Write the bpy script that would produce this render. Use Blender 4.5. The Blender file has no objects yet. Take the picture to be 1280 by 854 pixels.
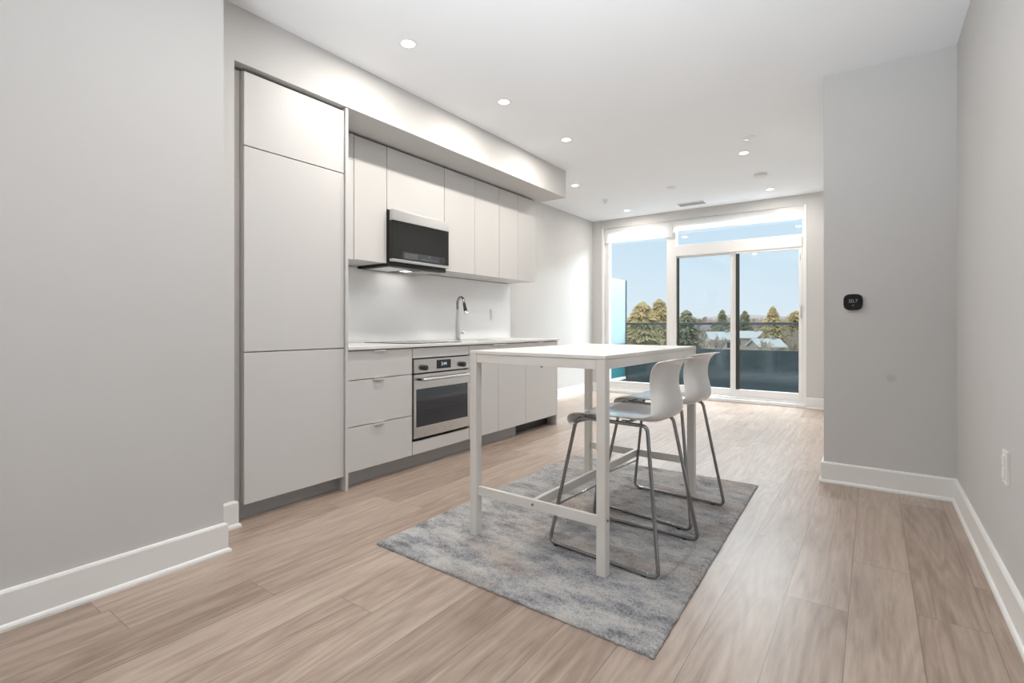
import bpy, bmesh, math, random
from mathutils import Vector, Matrix
PI = math.pi
random.seed(7)
C = bpy.context.scene.collection
SC = bpy.context.scene

# ------------------------------------------------------------------ camera
CAM_F, CAM_CX, CAM_CY, CAM_H = 630.0, 640.0, 407.0, 1.055
YAW = math.atan2(1091 - 640, CAM_F)
cd = bpy.data.cameras.new('camera'); cam = bpy.data.objects.new('camera', cd); C.objects.link(cam)
cam.location = (0, 0, CAM_H); cam.rotation_euler = (PI/2, 0, YAW)
cd.sensor_width = 36; cd.lens = CAM_F/1280*36; cd.shift_y = (CAM_CY - 427)/1280
cd.clip_start = .05; cd.clip_end = 2000
SC.camera = cam
SC.view_settings.view_transform = 'Standard'; SC.view_settings.look = 'None'
SC.view_settings.gamma = 1; SC.view_settings.use_curve_mapping = False
SC.view_settings.exposure = 0.03

# ------------------------------------------------------------------ world
SKY_HIGH = 1.6
W = bpy.data.worlds.new('sky'); SC.world = W; W.use_nodes = True
nt = W.node_tree; nt.nodes.clear()
wo = nt.nodes.new('ShaderNodeOutputWorld'); bg = nt.nodes.new('ShaderNodeBackground')
tc = nt.nodes.new('ShaderNodeTexCoord'); sx = nt.nodes.new('ShaderNodeSeparateXYZ'); cr = nt.nodes.new('ShaderNodeValToRGB')
nt.links.new(tc.outputs['Generated'], sx.inputs[0]); nt.links.new(sx.outputs['Z'], cr.inputs[0])
el = cr.color_ramp.elements
el[0].position = 0.0; el[0].color = (.78, .88, .97, 1)
el[1].position = .22; el[1].color = (.60, .79, .96, 1)
for p, s in ((.32, .9), (.5, 1.4), (.9, SKY_HIGH)):
    e = el.new(p); e.color = (.92*s, .97*s, 1.0*s, 1)
nt.links.new(cr.outputs[0], bg.inputs[0]); bg.inputs[1].default_value = 1.0
nt.links.new(bg.outputs[0], wo.inputs[0])

def light(name, kind, loc, rot, energy, color=(1, 1, 1), **kw):
    l = bpy.data.lights.new(name, kind); l.energy = energy; l.color = color
    for k, v in kw.items(): setattr(l, k, v)
    o = bpy.data.objects.new(name, l); C.objects.link(o); o.location = loc; o.rotation_euler = rot
    return o
light('sun', 'SUN', (-20, -40, 40), (math.radians(52), 0, math.radians(-38)), 1.5, (1, .93, .82), angle=.01)
light('ceiling_fill', 'AREA', (-.6, -.8, 1.1), (PI-.78, 0, 0), 43, (.90, .955, 1), shape='RECTANGLE', size=1.4, size_y=1.4, spread=math.radians(85))  # added unseen fill lamp behind the camera, tipped up to brighten the ceiling
# added lamp that boosts the daylight, unseen just outside over the balcony
light('daylight_fill', 'AREA', (-1.4, 9.3, 3.7), (math.radians(-45), 0, 0), 820, (.86, .93, 1), shape='RECTANGLE', size=5, size_y=1.6)
DL_E = 12.0

# ------------------------------------------------------------------ materials
M = {}
def mat(name, col, rough=.5, metal=0., spec=.5, bump=0., bscale=60., var=0., vscale=3., coat=0., trans=0.):
    m = bpy.data.materials.new(name); m.use_nodes = True; n = m.node_tree; b = n.nodes['Principled BSDF']
    b.inputs['Base Color'].default_value = (*col, 1); b.inputs['Roughness'].default_value = rough
    b.inputs['Metallic'].default_value = metal; b.inputs['Specular IOR Level'].default_value = spec
    b.inputs['Coat Weight'].default_value = coat
    t = n.nodes.new('ShaderNodeTexCoord')
    nz = n.nodes.new('ShaderNodeTexNoise'); nz.inputs['Scale'].default_value = vscale; nz.inputs['Detail'].default_value = 4
    n.links.new(t.outputs['Object'], nz.inputs['Vector'])
    mx = n.nodes.new('ShaderNodeMix'); mx.data_type = 'RGBA'
    v = max(var, .01)
    mx.inputs['A'].default_value = (*[c*(1-v) for c in col], 1); mx.inputs['B'].default_value = (*[min(1, c*(1+v)) for c in col], 1)
    n.links.new(nz.outputs['Fac'], mx.inputs['Factor']); n.links.new(mx.outputs['Result'], b.inputs['Base Color'])
    if bump:
        nb = n.nodes.new('ShaderNodeTexNoise'); nb.inputs['Scale'].default_value = bscale; nb.inputs['Detail'].default_value = 3
        n.links.new(t.outputs['Object'], nb.inputs['Vector'])
        bp = n.nodes.new('ShaderNodeBump'); bp.inputs['Strength'].default_value = bump; bp.inputs['Distance'].default_value = .01
        n.links.new(nb.outputs['Fac'], bp.inputs['Height']); n.links.new(bp.outputs[0], b.inputs['Normal'])
    M[name] = m; return m
mat('wall_paint', (.59, .585, .578), .75, spec=.25, bump=.04, bscale=220)
mat('ceiling_paint', (.90, .92, .945), .9, spec=.1, bump=.03, bscale=160)
mat('trim_white', (.80, .80, .79), .4, spec=.4)
mat('cabinet', (.61, .603, .596), .42, spec=.4)
mat('carcass', (.50, .475, .45), .55, spec=.3)
mat('kick', (.40, .405, .41), .45, spec=.4)
mat('counter', (.74, .74, .74), .28, spec=.5, var=.03, vscale=8)
mat('splash', (.86, .865, .87), .22, spec=.45, var=.015, vscale=5)
mat('steel', (.60, .60, .60), .26, 1., bump=.05, bscale=90)
mat('steel_light', (.60, .60, .60), .32, 1.)
mat('pull_metal', (.85, .85, .85), .5, .6)
mat('chrome', (.33, .34, .36), .10, 1.)
mat('faucet_chrome', (.78, .79, .80), .1, 1.)
mat('black_glass', (.012, .013, .013), .08, spec=.5)
mat('oven_glass', (.012, .020, .030), .05, spec=.7)
mat('black_plastic', (.012, .012, .012), .4)
mat('panel_grey', (.055, .062, .075), .25)
mat('table_white', (.74, .72, .69), .38, spec=.45)
mat('stool_white', (.76, .755, .745), .13, spec=.5, coat=.2)
mat('rubber', (.02, .02, .02), .6)
mat('window_frame', (.82, .82, .82), .35)
mat('gasket', (.025, .035, .03), .5)
mat('blind', (.90, .90, .90), .8, spec=.2)
def translucent_blind():
    m = M['blind']; n = m.node_tree; b = n.nodes['Principled BSDF']; o = n.nodes['Material Output']
    t = n.nodes.new('ShaderNodeBsdfTranslucent'); t.inputs[0].default_value = (.93, .93, .92, 1)
    mx = n.nodes.new('ShaderNodeMixShader'); mx.inputs[0].default_value = .5
    n.links.new(b.outputs[0], mx.inputs[1]); n.links.new(t.outputs[0], mx.inputs[2]); n.links.new(mx.outputs[0], o.inputs[0])
translucent_blind()
mat('rail_metal', (.05, .062, .07), .4, .3)
mat('balcony_panel', (.036, .058, .064), .15, spec=.6, var=.25, vscale=1.5)
mat('balcony_floor', (.06, .11, .14), .6, var=.15)
mat('turquoise_shade', (.02, .15, .17), .3)  # foot of the frosted screen, railing shadow put into its colour
mat('roof_snow', (.55, .57, .60), .8)
mat('roof_grey', (.27, .28, .31), .8)
mat('house_wall', (.50, .45, .40), .8, var=.1)
mat('house_tan', (.38, .33, .29), .8, var=.1)
mat('bark', (.33, .26, .20), .9, var=.2)
mat('bark_pale', (.50, .42, .36), .9, var=.2)
mat('needles_gold', (.46, .38, .20), .9, var=.5, vscale=1.6)  # both needle tones kept pale, distant haze mixed into the colour
mat('needles_green', (.23, .24, .16), .9, var=.5, vscale=1.6)
mat('ground_winter', (.45, .40, .36), .95, var=.35, vscale=.06)
mat('hill', (.40, .40, .40), .95, var=.15, vscale=.02)
mat('vent_dark', (.12, .12, .12), .7)
mat('white_plastic', (.80, .80, .79), .4)
mat('screen_grey', (.30, .33, .38), .4)
mat('pale_print', (.42, .42, .42), .5)

def emat(name, col, s):
    m = bpy.data.materials.new(name); m.use_nodes = True; n = m.node_tree; n.nodes.clear()
    o = n.nodes.new('ShaderNodeOutputMaterial'); e = n.nodes.new('ShaderNodeEmission')
    e.inputs[0].default_value = (*col, 1); e.inputs[1].default_value = s; n.links.new(e.outputs[0], o.inputs[0]); M[name] = m
emat('lamp_glow', (1, .95, .88), 6.0)
emat('hood_glow', (1, .97, .92), 2.0)
emat('display_glow', (.55, .75, 1), 1.1)

def glass(name, tint=(.97, .985, .98), gl=.06):
    m = bpy.data.materials.new(name); m.use_nodes = True; n = m.node_tree; n.nodes.clear()
    o = n.nodes.new('ShaderNodeOutputMaterial'); t = n.nodes.new('ShaderNodeBsdfTransparent'); g = n.nodes.new('ShaderNodeBsdfGlossy')
    g.inputs['Roughness'].default_value = .02; t.inputs[0].default_value = (*tint, 1)
    lw = n.nodes.new('ShaderNodeLayerWeight'); lw.inputs[0].default_value = .15
    ml = n.nodes.new('ShaderNodeMath'); ml.operation = 'MULTIPLY_ADD'; ml.inputs[1].default_value = .13; ml.inputs[2].default_value = gl*.4
    n.links.new(lw.outputs['Fresnel'], ml.inputs[0])
    mx = n.nodes.new('ShaderNodeMixShader'); n.links.new(ml.outputs[0], mx.inputs[0])
    n.links.new(t.outputs[0], mx.inputs[1]); n.links.new(g.outputs[0], mx.inputs[2]); n.links.new(mx.outputs[0], o.inputs[0]); M[name] = m
glass('pane_glass'); glass('rail_glass', (.86, .91, .92), .04)
def frosted():
    m = bpy.data.materials.new('frosted_glass'); m.use_nodes = True; n = m.node_tree; n.nodes.clear()
    o = n.nodes.new('ShaderNodeOutputMaterial'); d = n.nodes.new('ShaderNodeBsdfDiffuse'); t = n.nodes.new('ShaderNodeBsdfTranslucent')
    d.inputs[0].default_value = (.50, .62, .63, 1); t.inputs[0].default_value = (.60, .74, .75, 1)
    mx = n.nodes.new('ShaderNodeMixShader'); mx.inputs[0].default_value = .6
    n.links.new(d.outputs[0], mx.inputs[1]); n.links.new(t.outputs[0], mx.inputs[2]); n.links.new(mx.outputs[0], o.inputs[0]); M['frosted_glass'] = m
frosted()

def nd(n, t, **kw):
    x = n.nodes.new(t)
    for k, v in kw.items(): setattr(x, k, v)
    return x
def mth(n, op, a, b=None, c=None):
    x = n.nodes.new('ShaderNodeMath'); x.operation = op
    for i, v in enumerate((a, b, c)):
        if v is None: continue
        if isinstance(v, (int, float)): x.inputs[i].default_value = v
        else: n.links.new(v, x.inputs[i])
    return x.outputs[0]
def floor_mat():
    m = bpy.data.materials.new('oak_planks'); m.use_nodes = True; n = m.node_tree; b = n.nodes['Principled BSDF']; L = n.links.new
    t = nd(n, 'ShaderNodeTexCoord'); s = nd(n, 'ShaderNodeSeparateXYZ'); L(t.outputs['Object'], s.inputs[0])
    PW, PL = .203, 1.42
    u = mth(n, 'DIVIDE', mth(n, 'ADD', s.outputs[0], 10*PW*10 - .13), PW)
    col = mth(n, 'FLOOR', u); fu = mth(n, 'FRACT', u)
    wn = nd(n, 'ShaderNodeTexWhiteNoise', noise_dimensions='1D'); L(col, wn.inputs['W'])
    v = mth(n, 'ADD', mth(n, 'DIVIDE', s.outputs[1], PL), mth(n, 'MULTIPLY_ADD', wn.outputs['Value'], 1.0, 50.0))
    row = mth(n, 'FLOOR', v); fv = mth(n, 'FRACT', v)
    idv = nd(n, 'ShaderNodeCombineXYZ'); L(col, idv.inputs[0]); L(row, idv.inputs[1])
    w2 = nd(n, 'ShaderNodeTexWhiteNoise', noise_dimensions='2D'); L(idv.outputs[0], w2.inputs['Vector'])
    # grain
    off = mth(n, 'MULTIPLY', w2.outputs['Value'], 37.0)
    gv = nd(n, 'ShaderNodeCombineXYZ')
    L(mth(n, 'ADD', mth(n, 'MULTIPLY', s.outputs[0], 1.0), off), gv.inputs[0]); L(mth(n, 'ADD', mth(n, 'MULTIPLY', s.outputs[1], .085), off), gv.inputs[1]); L(off, gv.inputs[2])
    g1 = nd(n, 'ShaderNodeTexNoise'); g1.inputs['Scale'].default_value = 26; g1.inputs['Detail'].default_value = 6; g1.inputs['Roughness'].default_value = .62; g1.inputs['Distortion'].default_value = .55
    L(gv.outputs[0], g1.inputs['Vector'])
    g2 = nd(n, 'ShaderNodeTexNoise'); g2.inputs['Scale'].default_value = 120; g2.inputs['Detail'].default_value = 4; L(gv.outputs[0], g2.inputs['Vector'])
    # cathedral figure
    gw = nd(n, 'ShaderNodeTexNoise'); gw.inputs['Scale'].default_value = 6; gw.inputs['Detail'].default_value = 1.5
    L(gv.outputs[0], gw.inputs['Vector'])
    rings = mth(n, 'FRACT', mth(n, 'MULTIPLY', gw.outputs['Fac'], 16.0))
    rings = mth(n, 'ABSOLUTE', mth(n, 'SUBTRACT', rings, .5))
    g3 = nd(n, 'ShaderNodeTexNoise'); g3.inputs['Scale'].default_value = 3.0; g3.inputs['Detail'].default_value = 2; L(gv.outputs[0], g3.inputs['Vector'])
    f = mth(n, 'MULTIPLY_ADD', g1.outputs['Fac'], .95, mth(n, 'MULTIPLY', g2.outputs['Fac'], .35))
    f = mth(n, 'ADD', f, mth(n, 'MULTIPLY', rings, .34))
    f = mth(n, 'ADD', f, mth(n, 'MULTIPLY', w2.outputs['Value'], .30))
    f = mth(n, 'ADD', f, mth(n, 'MULTIPLY', g3.outputs['Fac'], .25))
    f = mth(n, 'SUBTRACT', f, .49)
    r = nd(n, 'ShaderNodeValToRGB'); e = r.color_ramp.elements
    e[0].position = .15; e[0].color = (0.215, 0.153, 0.113, 1); e[1].position = .95; e[1].color = (0.520, 0.424, 0.350, 1)
    x = e.new(.5); x.color = (0.350, 0.268, 0.215, 1)
    x = e.new(.66); x.color = (0.412, 0.325, 0.266, 1)
    L(f, r.inputs[0])
    ex = mth(n, 'MULTIPLY', mth(n, 'MINIMUM', fu, mth(n, 'SUBTRACT', 1.0, fu)), PW)
    ey = mth(n, 'MULTIPLY', mth(n, 'MINIMUM', fv, mth(n, 'SUBTRACT', 1.0, fv)), PL)
    gap = mth(n, 'LESS_THAN', mth(n, 'MINIMUM', ex, ey), .0014)
    mx = nd(n, 'ShaderNodeMix', data_type='RGBA'); L(mth(n, 'MULTIPLY', gap, .6), mx.inputs['Factor']); L(r.outputs[0], mx.inputs['A']); mx.inputs['B'].default_value = (.10, .075, .06, 1)
    L(mx.outputs['Result'], b.inputs['Base Color'])
    b.inputs['Specular IOR Level'].default_value = .75
    L(mth(n, 'MULTIPLY_ADD', g1.outputs['Fac'], .10, .28), b.inputs['Roughness'])
    bp = nd(n, 'ShaderNodeBump'); bp.inputs['Strength'].default_value = .12; bp.inputs['Distance'].default_value = .002
    L(mth(n, 'SUBTRACT', g2.outputs['Fac'], mth(n, 'MULTIPLY', gap, 1.5)), bp.inputs['Height']); L(bp.outputs[0], b.inputs['Normal'])
    M['oak_planks'] = m
floor_mat()
def rug_mat():
    m = bpy.data.materials.new('rug_pile'); m.use_nodes = True; n = m.node_tree; b = n.nodes['Principled BSDF']; L = n.links.new
    t = nd(n, 'ShaderNodeTexCoord')
    mp = nd(n, 'ShaderNodeMapping'); mp.inputs['Scale'].default_value = (2.0, 4.0, 1); L(t.outputs['Object'], mp.inputs['Vector'])
    a = nd(n, 'ShaderNodeTexNoise'); a.inputs['Scale'].default_value = 2.2; a.inputs['Detail'].default_value = 7; a.inputs['Roughness'].default_value = .76; L(mp.outputs[0], a.inputs['Vector'])
    f = nd(n, 'ShaderNodeTexNoise'); f.inputs['Scale'].default_value = 130; f.inputs['Detail'].default_value = 3; L(t.outputs['Object'], f.inputs['Vector'])
    mpc = nd(n, 'ShaderNodeMapping'); mpc.inputs['Scale'].default_value = (.9, 2, 1); mpc.inputs['Location'].default_value = (4.3, 1.7, 0); L(t.outputs['Object'], mpc.inputs['Vector'])
    c = nd(n, 'ShaderNodeTexNoise'); c.inputs['Scale'].default_value = 2.0; c.inputs['Detail'].default_value = 5; L(mpc.outputs[0], c.inputs['Vector'])
    r = nd(n, 'ShaderNodeValToRGB'); e = r.color_ramp.elements
    e[0].position = .34; e[0].color = (.13, .13, .14, 1); e[1].position = .60; e[1].color = (.47, .455, .435, 1)
    x = e.new(.45); x.color = (.28, .285, .30, 1)
    L(mth(n, 'MULTIPLY_ADD', f.outputs['Fac'], .42, mth(n, 'SUBTRACT', a.outputs['Fac'], .21)), r.inputs[0])
    r2 = nd(n, 'ShaderNodeValToRGB'); e = r2.color_ramp.elements; e[0].position = .52; e[0].color = (0, 0, 0, 1); e[1].position = .66; e[1].color = (1, 1, 1, 1)
    L(c.outputs['Fac'], r2.inputs[0])
    mx = nd(n, 'ShaderNodeMix', data_type='RGBA'); L(mth(n, 'MULTIPLY', r2.outputs[0], .42), mx.inputs['Factor']); L(r.outputs[0], mx.inputs['A']); mx.inputs['B'].default_value = (.36, .27, .20, 1)
    L(mx.outputs['Result'], b.inputs['Base Color']); b.inputs['Roughness'].default_value = .95; b.inputs['Specular IOR Level'].default_value = .1
    b.inputs['Sheen Weight'].default_value = .25
    bp = nd(n, 'ShaderNodeBump'); bp.inputs['Strength'].default_value = .7; bp.inputs['Distance'].default_value = .006
    L(f.outputs['Fac'], bp.inputs['Height']); L(bp.outputs[0], b.inputs['Normal'])
    M['rug_pile'] = m
rug_mat()
def stained_paint():
    # wall paint with the round scuff of an old patch repair
    m = M['wall_paint'].copy(); m.name = 'wall_paint_patched'; n = m.node_tree; b = n.nodes['Principled BSDF']; L = n.links.new
    src = b.inputs['Base Color'].links[0].from_socket
    t = nd(n, 'ShaderNodeTexCoord'); vm = nd(n, 'ShaderNodeVectorMath', operation='DISTANCE'); L(t.outputs['Object'], vm.inputs[0]); vm.inputs[1].default_value = (.095, 4.0, .719)
    mr = nd(n, 'ShaderNodeMapRange'); mr.inputs['From Min'].default_value = .018; mr.inputs['From Max'].default_value = .034; mr.inputs['To Min'].default_value = .22; mr.inputs['To Max'].default_value = 0
    L(vm.outputs['Value'], mr.inputs['Value'])
    mx = nd(n, 'ShaderNodeMix', data_type='RGBA'); L(mr.outputs[0], mx.inputs['Factor']); L(src, mx.inputs['A']); mx.inputs['B'].default_value = (.25, .25, .25, 1)
    L(mx.outputs['Result'], b.inputs['Base Color']); M['wall_paint_patched'] = m
stained_paint()

# ------------------------------------------------------------------ mesh helpers
class MB:
    def __init__(s): s.bm = bmesh.new()
    def box(s, x0, x1, y0, y1, z0, z1, bev=0., seg=2):
        r = bmesh.ops.create_cube(s.bm, size=1.0)
        vs = r['verts']
        for v in vs:
            v.co = Vector(((x0+x1)/2 + v.co.x*(x1-x0), (y0+y1)/2 + v.co.y*(y1-y0), (z0+z1)/2 + v.co.z*(z1-z0)))
        if bev:
            es = list({e for v in vs for e in v.link_edges})
            bmesh.ops.bevel(s.bm, geom=es, offset=bev, segments=seg, profile=.7, affect='EDGES')
        return s
    def prism(s, poly, axis, a, b):
        # poly: 2D points; axis 'x' (poly = y,z), 'y' (x,z), 'z' (x,y)
        def P(p, t): return {'x': (t, p[0], p[1]), 'y': (p[0], t, p[1]), 'z': (p[0], p[1], t)}[axis]
        A = [s.bm.verts.new(P(p, a)) for p in poly]; B = [s.bm.verts.new(P(p, b)) for p in poly]
        n = len(poly); s.bm.faces.new(A); s.bm.faces.new(B[::-1])
        for i in range(n): s.bm.faces.new((A[i], B[i], B[(i+1) % n], A[(i+1) % n]))
        return s
    def tube(s, pts, r, seg=10, closed=False, caps=True):
        pts = [Vector(p) for p in pts]; n = len(pts); rings = []
        rr = r if isinstance(r, (list, tuple)) else [r]*n
        up = None
        for i, p in enumerate(pts):
            if closed: t = (pts[(i+1) % n] - pts[i-1]).normalized()
            else: t = (pts[min(i+1, n-1)] - pts[max(i-1, 0)]).normalized()
            if up is None:
                up = Vector((0, 0, 1)) if abs(t.z) < .9 else Vector((1, 0, 0))
            a = (up - t*up.dot(t)).normalized(); b = t.cross(a); up = a
            rings.append([s.bm.verts.new(p + (a*math.cos(q) + b*math.sin(q))*rr[i]) for q in [2*PI*k/seg for k in range(seg)]])
        m = n if closed else n-1
        for i in range(m):
            A, B = rings[i], rings[(i+1) % n]
            sh = 0
            if closed and i == n-1:
                sh = min(range(seg), key=lambda k: (A[0].co - B[k].co).length)
            for k in range(seg): s.bm.faces.new((A[k], A[(k+1) % seg], B[(k+1+sh) % seg], B[(k+sh) % seg]))
        if caps and not closed: s.bm.faces.new(rings[0][::-1]); s.bm.faces.new(rings[-1])
        return s
    def lathe(s, prof, c=(0, 0, 0), seg=32, axis='z', caps=True):
        rings = []
        for (r, h) in prof:
            ring = []
            for k in range(seg):
                q = 2*PI*k/seg; x, y = r*math.cos(q), r*math.sin(q)
                p = {'z': (x, y, h), 'x': (h, x, y), 'y': (x, h, y)}[axis]
                ring.append(s.bm.verts.new(Vector(p) + Vector(c)))
            rings.append(ring)
        for A, B in zip(rings, rings[1:]):
            for k in range(seg): s.bm.faces.new((A[k], A[(k+1) % seg], B[(k+1) % seg], B[k]))
        if not caps: return s
        if prof[0][0] > 1e-6: s.bm.faces.new(rings[0])
        if prof[-1][0] > 1e-6: s.bm.faces.new(rings[-1][::-1])
        return s
    def build(s, name, material, parent=None, smooth=False, local=False):
        bm = s.bm
        bmesh.ops.remove_doubles(bm, verts=bm.verts, dist=1e-6)
        bmesh.ops.recalc_face_normals(bm, faces=bm.faces)
        if parent is not None and not local:
            o = Vector((0, 0, 0)); p = parent
            while p: o += p.location; p = p.parent
            bmesh.ops.translate(bm, vec=-o, verts=bm.verts)
        me = bpy.data.meshes.new(name); bm.to_mesh(me); bm.free()
        for p in me.polygons: p.use_smooth = smooth
        me.materials.append(M[material] if isinstance(material, str) else material)
        ob = bpy.data.objects.new(name, me); C.objects.link(ob)
        if parent is not None: ob.parent = parent
        if smooth:
            md = ob.modifiers.new('es', 'EDGE_SPLIT'); md.split_angle = math.radians(40)
        return ob
def tag(o, label=None, cat=None, group=None, kind=None):
    if label: o['label'] = label
    if cat: o['category'] = cat
    if group: o['group'] = group
    if kind: o['kind'] = kind
    return o
def thing(name, label, cat, loc=(0, 0, 0), rz=0., group=None, kind=None):
    o = bpy.data.objects.new(name, None); C.objects.link(o); o.location = loc; o.rotation_euler = (0, 0, rz); o.empty_display_size = .1
    return tag(o, label, cat, group, kind)
def struct(name, mb, m, label=None, parent=None):
    o = mb.build(name, m, parent)
    if parent is None: o['kind'] = 'structure'
    if label: o['label'] = label
    return o
def copy_tree(o, parent=None):
    c = o.copy(); C.objects.link(c)
    if parent is not None: c.parent = parent
    for ch in o.children: copy_tree(ch, c)
    return c
def text(body, size, loc, rot, material, parent, name, extrude=.0004):
    cu = bpy.data.curves.new(name, 'FONT'); cu.body = body; cu.size = size; cu.align_x = 'CENTER'; cu.align_y = 'CENTER'; cu.extrude = extrude
    cu.materials.append(M[material]); o = bpy.data.objects.new(name, cu); C.objects.link(o)
    o.parent = parent; p = parent; off = Vector((0, 0, 0))
    while p: off += p.location; p = p.parent
    me = bpy.data.meshes.new_from_object(o); me.materials.clear(); me.materials.append(M[material])
    bpy.data.objects.remove(o); o = bpy.data.objects.new(name, me); C.objects.link(o); o.parent = parent
    o.location = Vector(loc) - off; o.rotation_euler = rot
    return o
FX = (PI/2, 0, PI/2)      # text that faces +x
FY = (PI/2, 0, 0)         # text that faces -y

# ------------------------------------------------------------------ shell
H = 2.735
struct('floor', MB().box(-4.2, .7, -3.4, 7.50, -.12, 0), 'oak_planks', 'wide oak plank floor running toward the balcony')
struct('ceiling', MB().box(-4.2, .7, -3.4, 7.9, H, H+.2), 'ceiling_paint', 'smooth white ceiling')
struct('wall_left', MB().box(-4.2, -2.455, -3.2, 1.125, 0, H), 'wall_paint')
struct('wall_alcove_side', MB().box(-4.2, -2.715, 1.125, 1.298, 0, H), 'wall_paint')
struct('wall_kitchen', MB().box(-4.2, -3.40, 1.298, 4.70, 0, H), 'wall_paint')
struct('wall_living_left', MB().box(-4.2, -3.69, 4.70, 7.9, 0, H), 'wall_paint')
struct('wall_bulkhead', MB().box(-3.695, -2.715, 1.298, 4.80, 2.444, H), 'wall_paint', 'boxed bulkhead dropping over the kitchen cabinets')
struct('wall_right', MB().box(.41, .7, -3.2, 4.01, 0, H), 'wall_paint')
struct('wall_return', MB().box(-.27, .7, 4.00, 7.9, 0, H), 'wall_paint_patched', 'shaded grey wall end with a round scuff')
struct('wall_rear', MB().box(-4.2, .7, -3.4, -3.2, 0, H), 'wall_paint')
struct('wall_back', MB().box(-3.69, -3.53, 7.40, 7.60, 0, H).box(-.69, -.27, 7.40, 7.60, 0, H).box(-3.53, -.69, 7.42, 7.60, 2.60, H), 'wall_paint')

def bb(name, p0, p1, nrm, ends=(0, 0)):
    # skirting board with a shoe moulding along p0->p1, nrm = direction into the room
    p0 = Vector((*p0, 0)); p1 = Vector((*p1, 0)); d = (p1-p0).normalized(); nv = Vector((*nrm, 0)); up = Vector((0, 0, 1))
    prof = [(0, 0), (.026, 0), (.026, .010), (.022, .018), (.015, .022), (.015, .128), (.011, .136), (0, .138)]
    mb = MB(); A = []; B = []
    for (o, z) in prof:
        A.append(mb.bm.verts.new(p0 + nv*o + up*z - d*(o*ends[0]))); B.append(mb.bm.verts.new(p1 + nv*o + up*z + d*(o*ends[1])))
    n = len(prof); mb.bm.faces.new(A); mb.bm.faces.new(B[::-1])
    for i in range(n): mb.bm.faces.new((A[i], B[i], B[(i+1) % n], A[(i+1) % n]))
    return struct(name, mb, 'trim_white')
bb('baseboard_left', (-2.455, -3.2), (-2.455, 1.125), (1, 0), (0, 1))
bb('baseboard_alcove', (-2.715, 1.125), (-2.715, 1.298), (1, 0), (0, 1))
bb('baseboard_living_left', (-3.69, 4.70), (-3.69, 7.40), (1, 0))
bb('baseboard_right', (.41, -3.2), (.41, 4.0), (-1, 0))
bb('baseboard_return', (-.27, 4.0), (.41, 4.0), (0, -1), (1, 0))
bb('baseboard_hall', (-.27, 4.0), (-.27, 7.40), (-1, 0), (1, 0))
bb('baseboard_back', (-.69, 7.40), (-.27, 7.40), (0, -1))
bb('baseboard_back_corner', (-3.69, 7.40), (-3.53, 7.40), (0, -1))

# window and sliding door
Y0, Y1 = 7.47, 7.55
def frame_ring(mb, x0, x1, z0, z1, l, r, b, t, y0=Y0, y1=Y1, bev=.004):
    mb.box(x0, x0+l, y0, y1, z0, z1, bev); mb.box(x1-r, x1, y0, y1, z0, z1, bev)
    mb.box(x0+l, x1-r, y0, y1, z0, z0+b, bev); mb.box(x0+l, x1-r, y0, y1, z1-t, z1, bev)
mb = MB(); frame_ring(mb, -3.53, -2.40, .04, 2.60, .095, .105, .13, .05)
win = struct('window_1', mb, 'window_frame', 'tall fixed window left of the sliding door')
win_p = MB().box(-3.435, -2.505, 7.505, 7.515, .17, 2.55).build('pane', 'pane_glass', win)
MB().box(-3.445, -3.43, 7.455, 7.475, .16, 2.56, .002).box(-3.43, -2.50, 7.455, 7.475, .16, .175, .002).build('glazing_bead', 'window_frame', win)
mb = MB(); frame_ring(mb, -2.40, -.69, .04, 2.60, .035, .05, .03, .05)
mb.box(-2.365, -.74, 7.45, Y1, 2.075, 2.235, .006)
dr = struct('door_1', mb, 'window_frame', 'white sliding balcony door with a transom light')
MB().box(-2.365, -.74, 7.505, 7.515, 2.235, 2.55).build('transom_pane', 'pane_glass', dr)
mb = MB(); frame_ring(mb, -2.375, -1.54, .07, 2.08, .03, .08, .105, .03, 7.505, 7.54)
leaf = mb.build('sliding_leaf', 'window_frame', dr); MB().box(-2.345, -1.62, 7.517, 7.525, .175, 2.05).build('pane', 'pane_glass', leaf)
MB().box(-2.357, -2.328, 7.495, 7.512, .175, 2.05).build('gasket', 'gasket', leaf)
mb = MB(); frame_ring(mb, -1.54, -.74, .07, 2.08, .012, .04, .105, .035, 7.465, 7.50)
leaf = mb.build('sliding_leaf', 'window_frame', dr); MB().box(-1.528, -.78, 7.478, 7.486, .175, 2.045).build('pane', 'pane_glass', leaf)
MB().box(-1.54, -1.492, 7.459, 7.474, .175, 2.045).build('gasket', 'gasket', leaf)
hd = MB().box(-.772, -.756, 7.43, 7.465, 1.16, 1.34, .004).build('handle', 'white_plastic', leaf)
MB().box(-.768, -.760, 7.452, 7.466, 1.90, 1.98, .002).build('latch', 'steel_light', leaf)
struct('trim_1', MB().box(-3.53, -.69, 7.38, 7.56, 0, .045, .006).box(-3.53, -.69, 7.43, 7.56, .045, .072, .004), 'window_frame', 'white sill step under the window wall')
struct('trim_2', MB().box(-3.535, -3.50, 7.40, 7.47, .045, 2.60, .003).box(-.715, -.685, 7.395, 7.47, .045, 2.60, .003), 'window_frame', 'white jamb linings')

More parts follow.
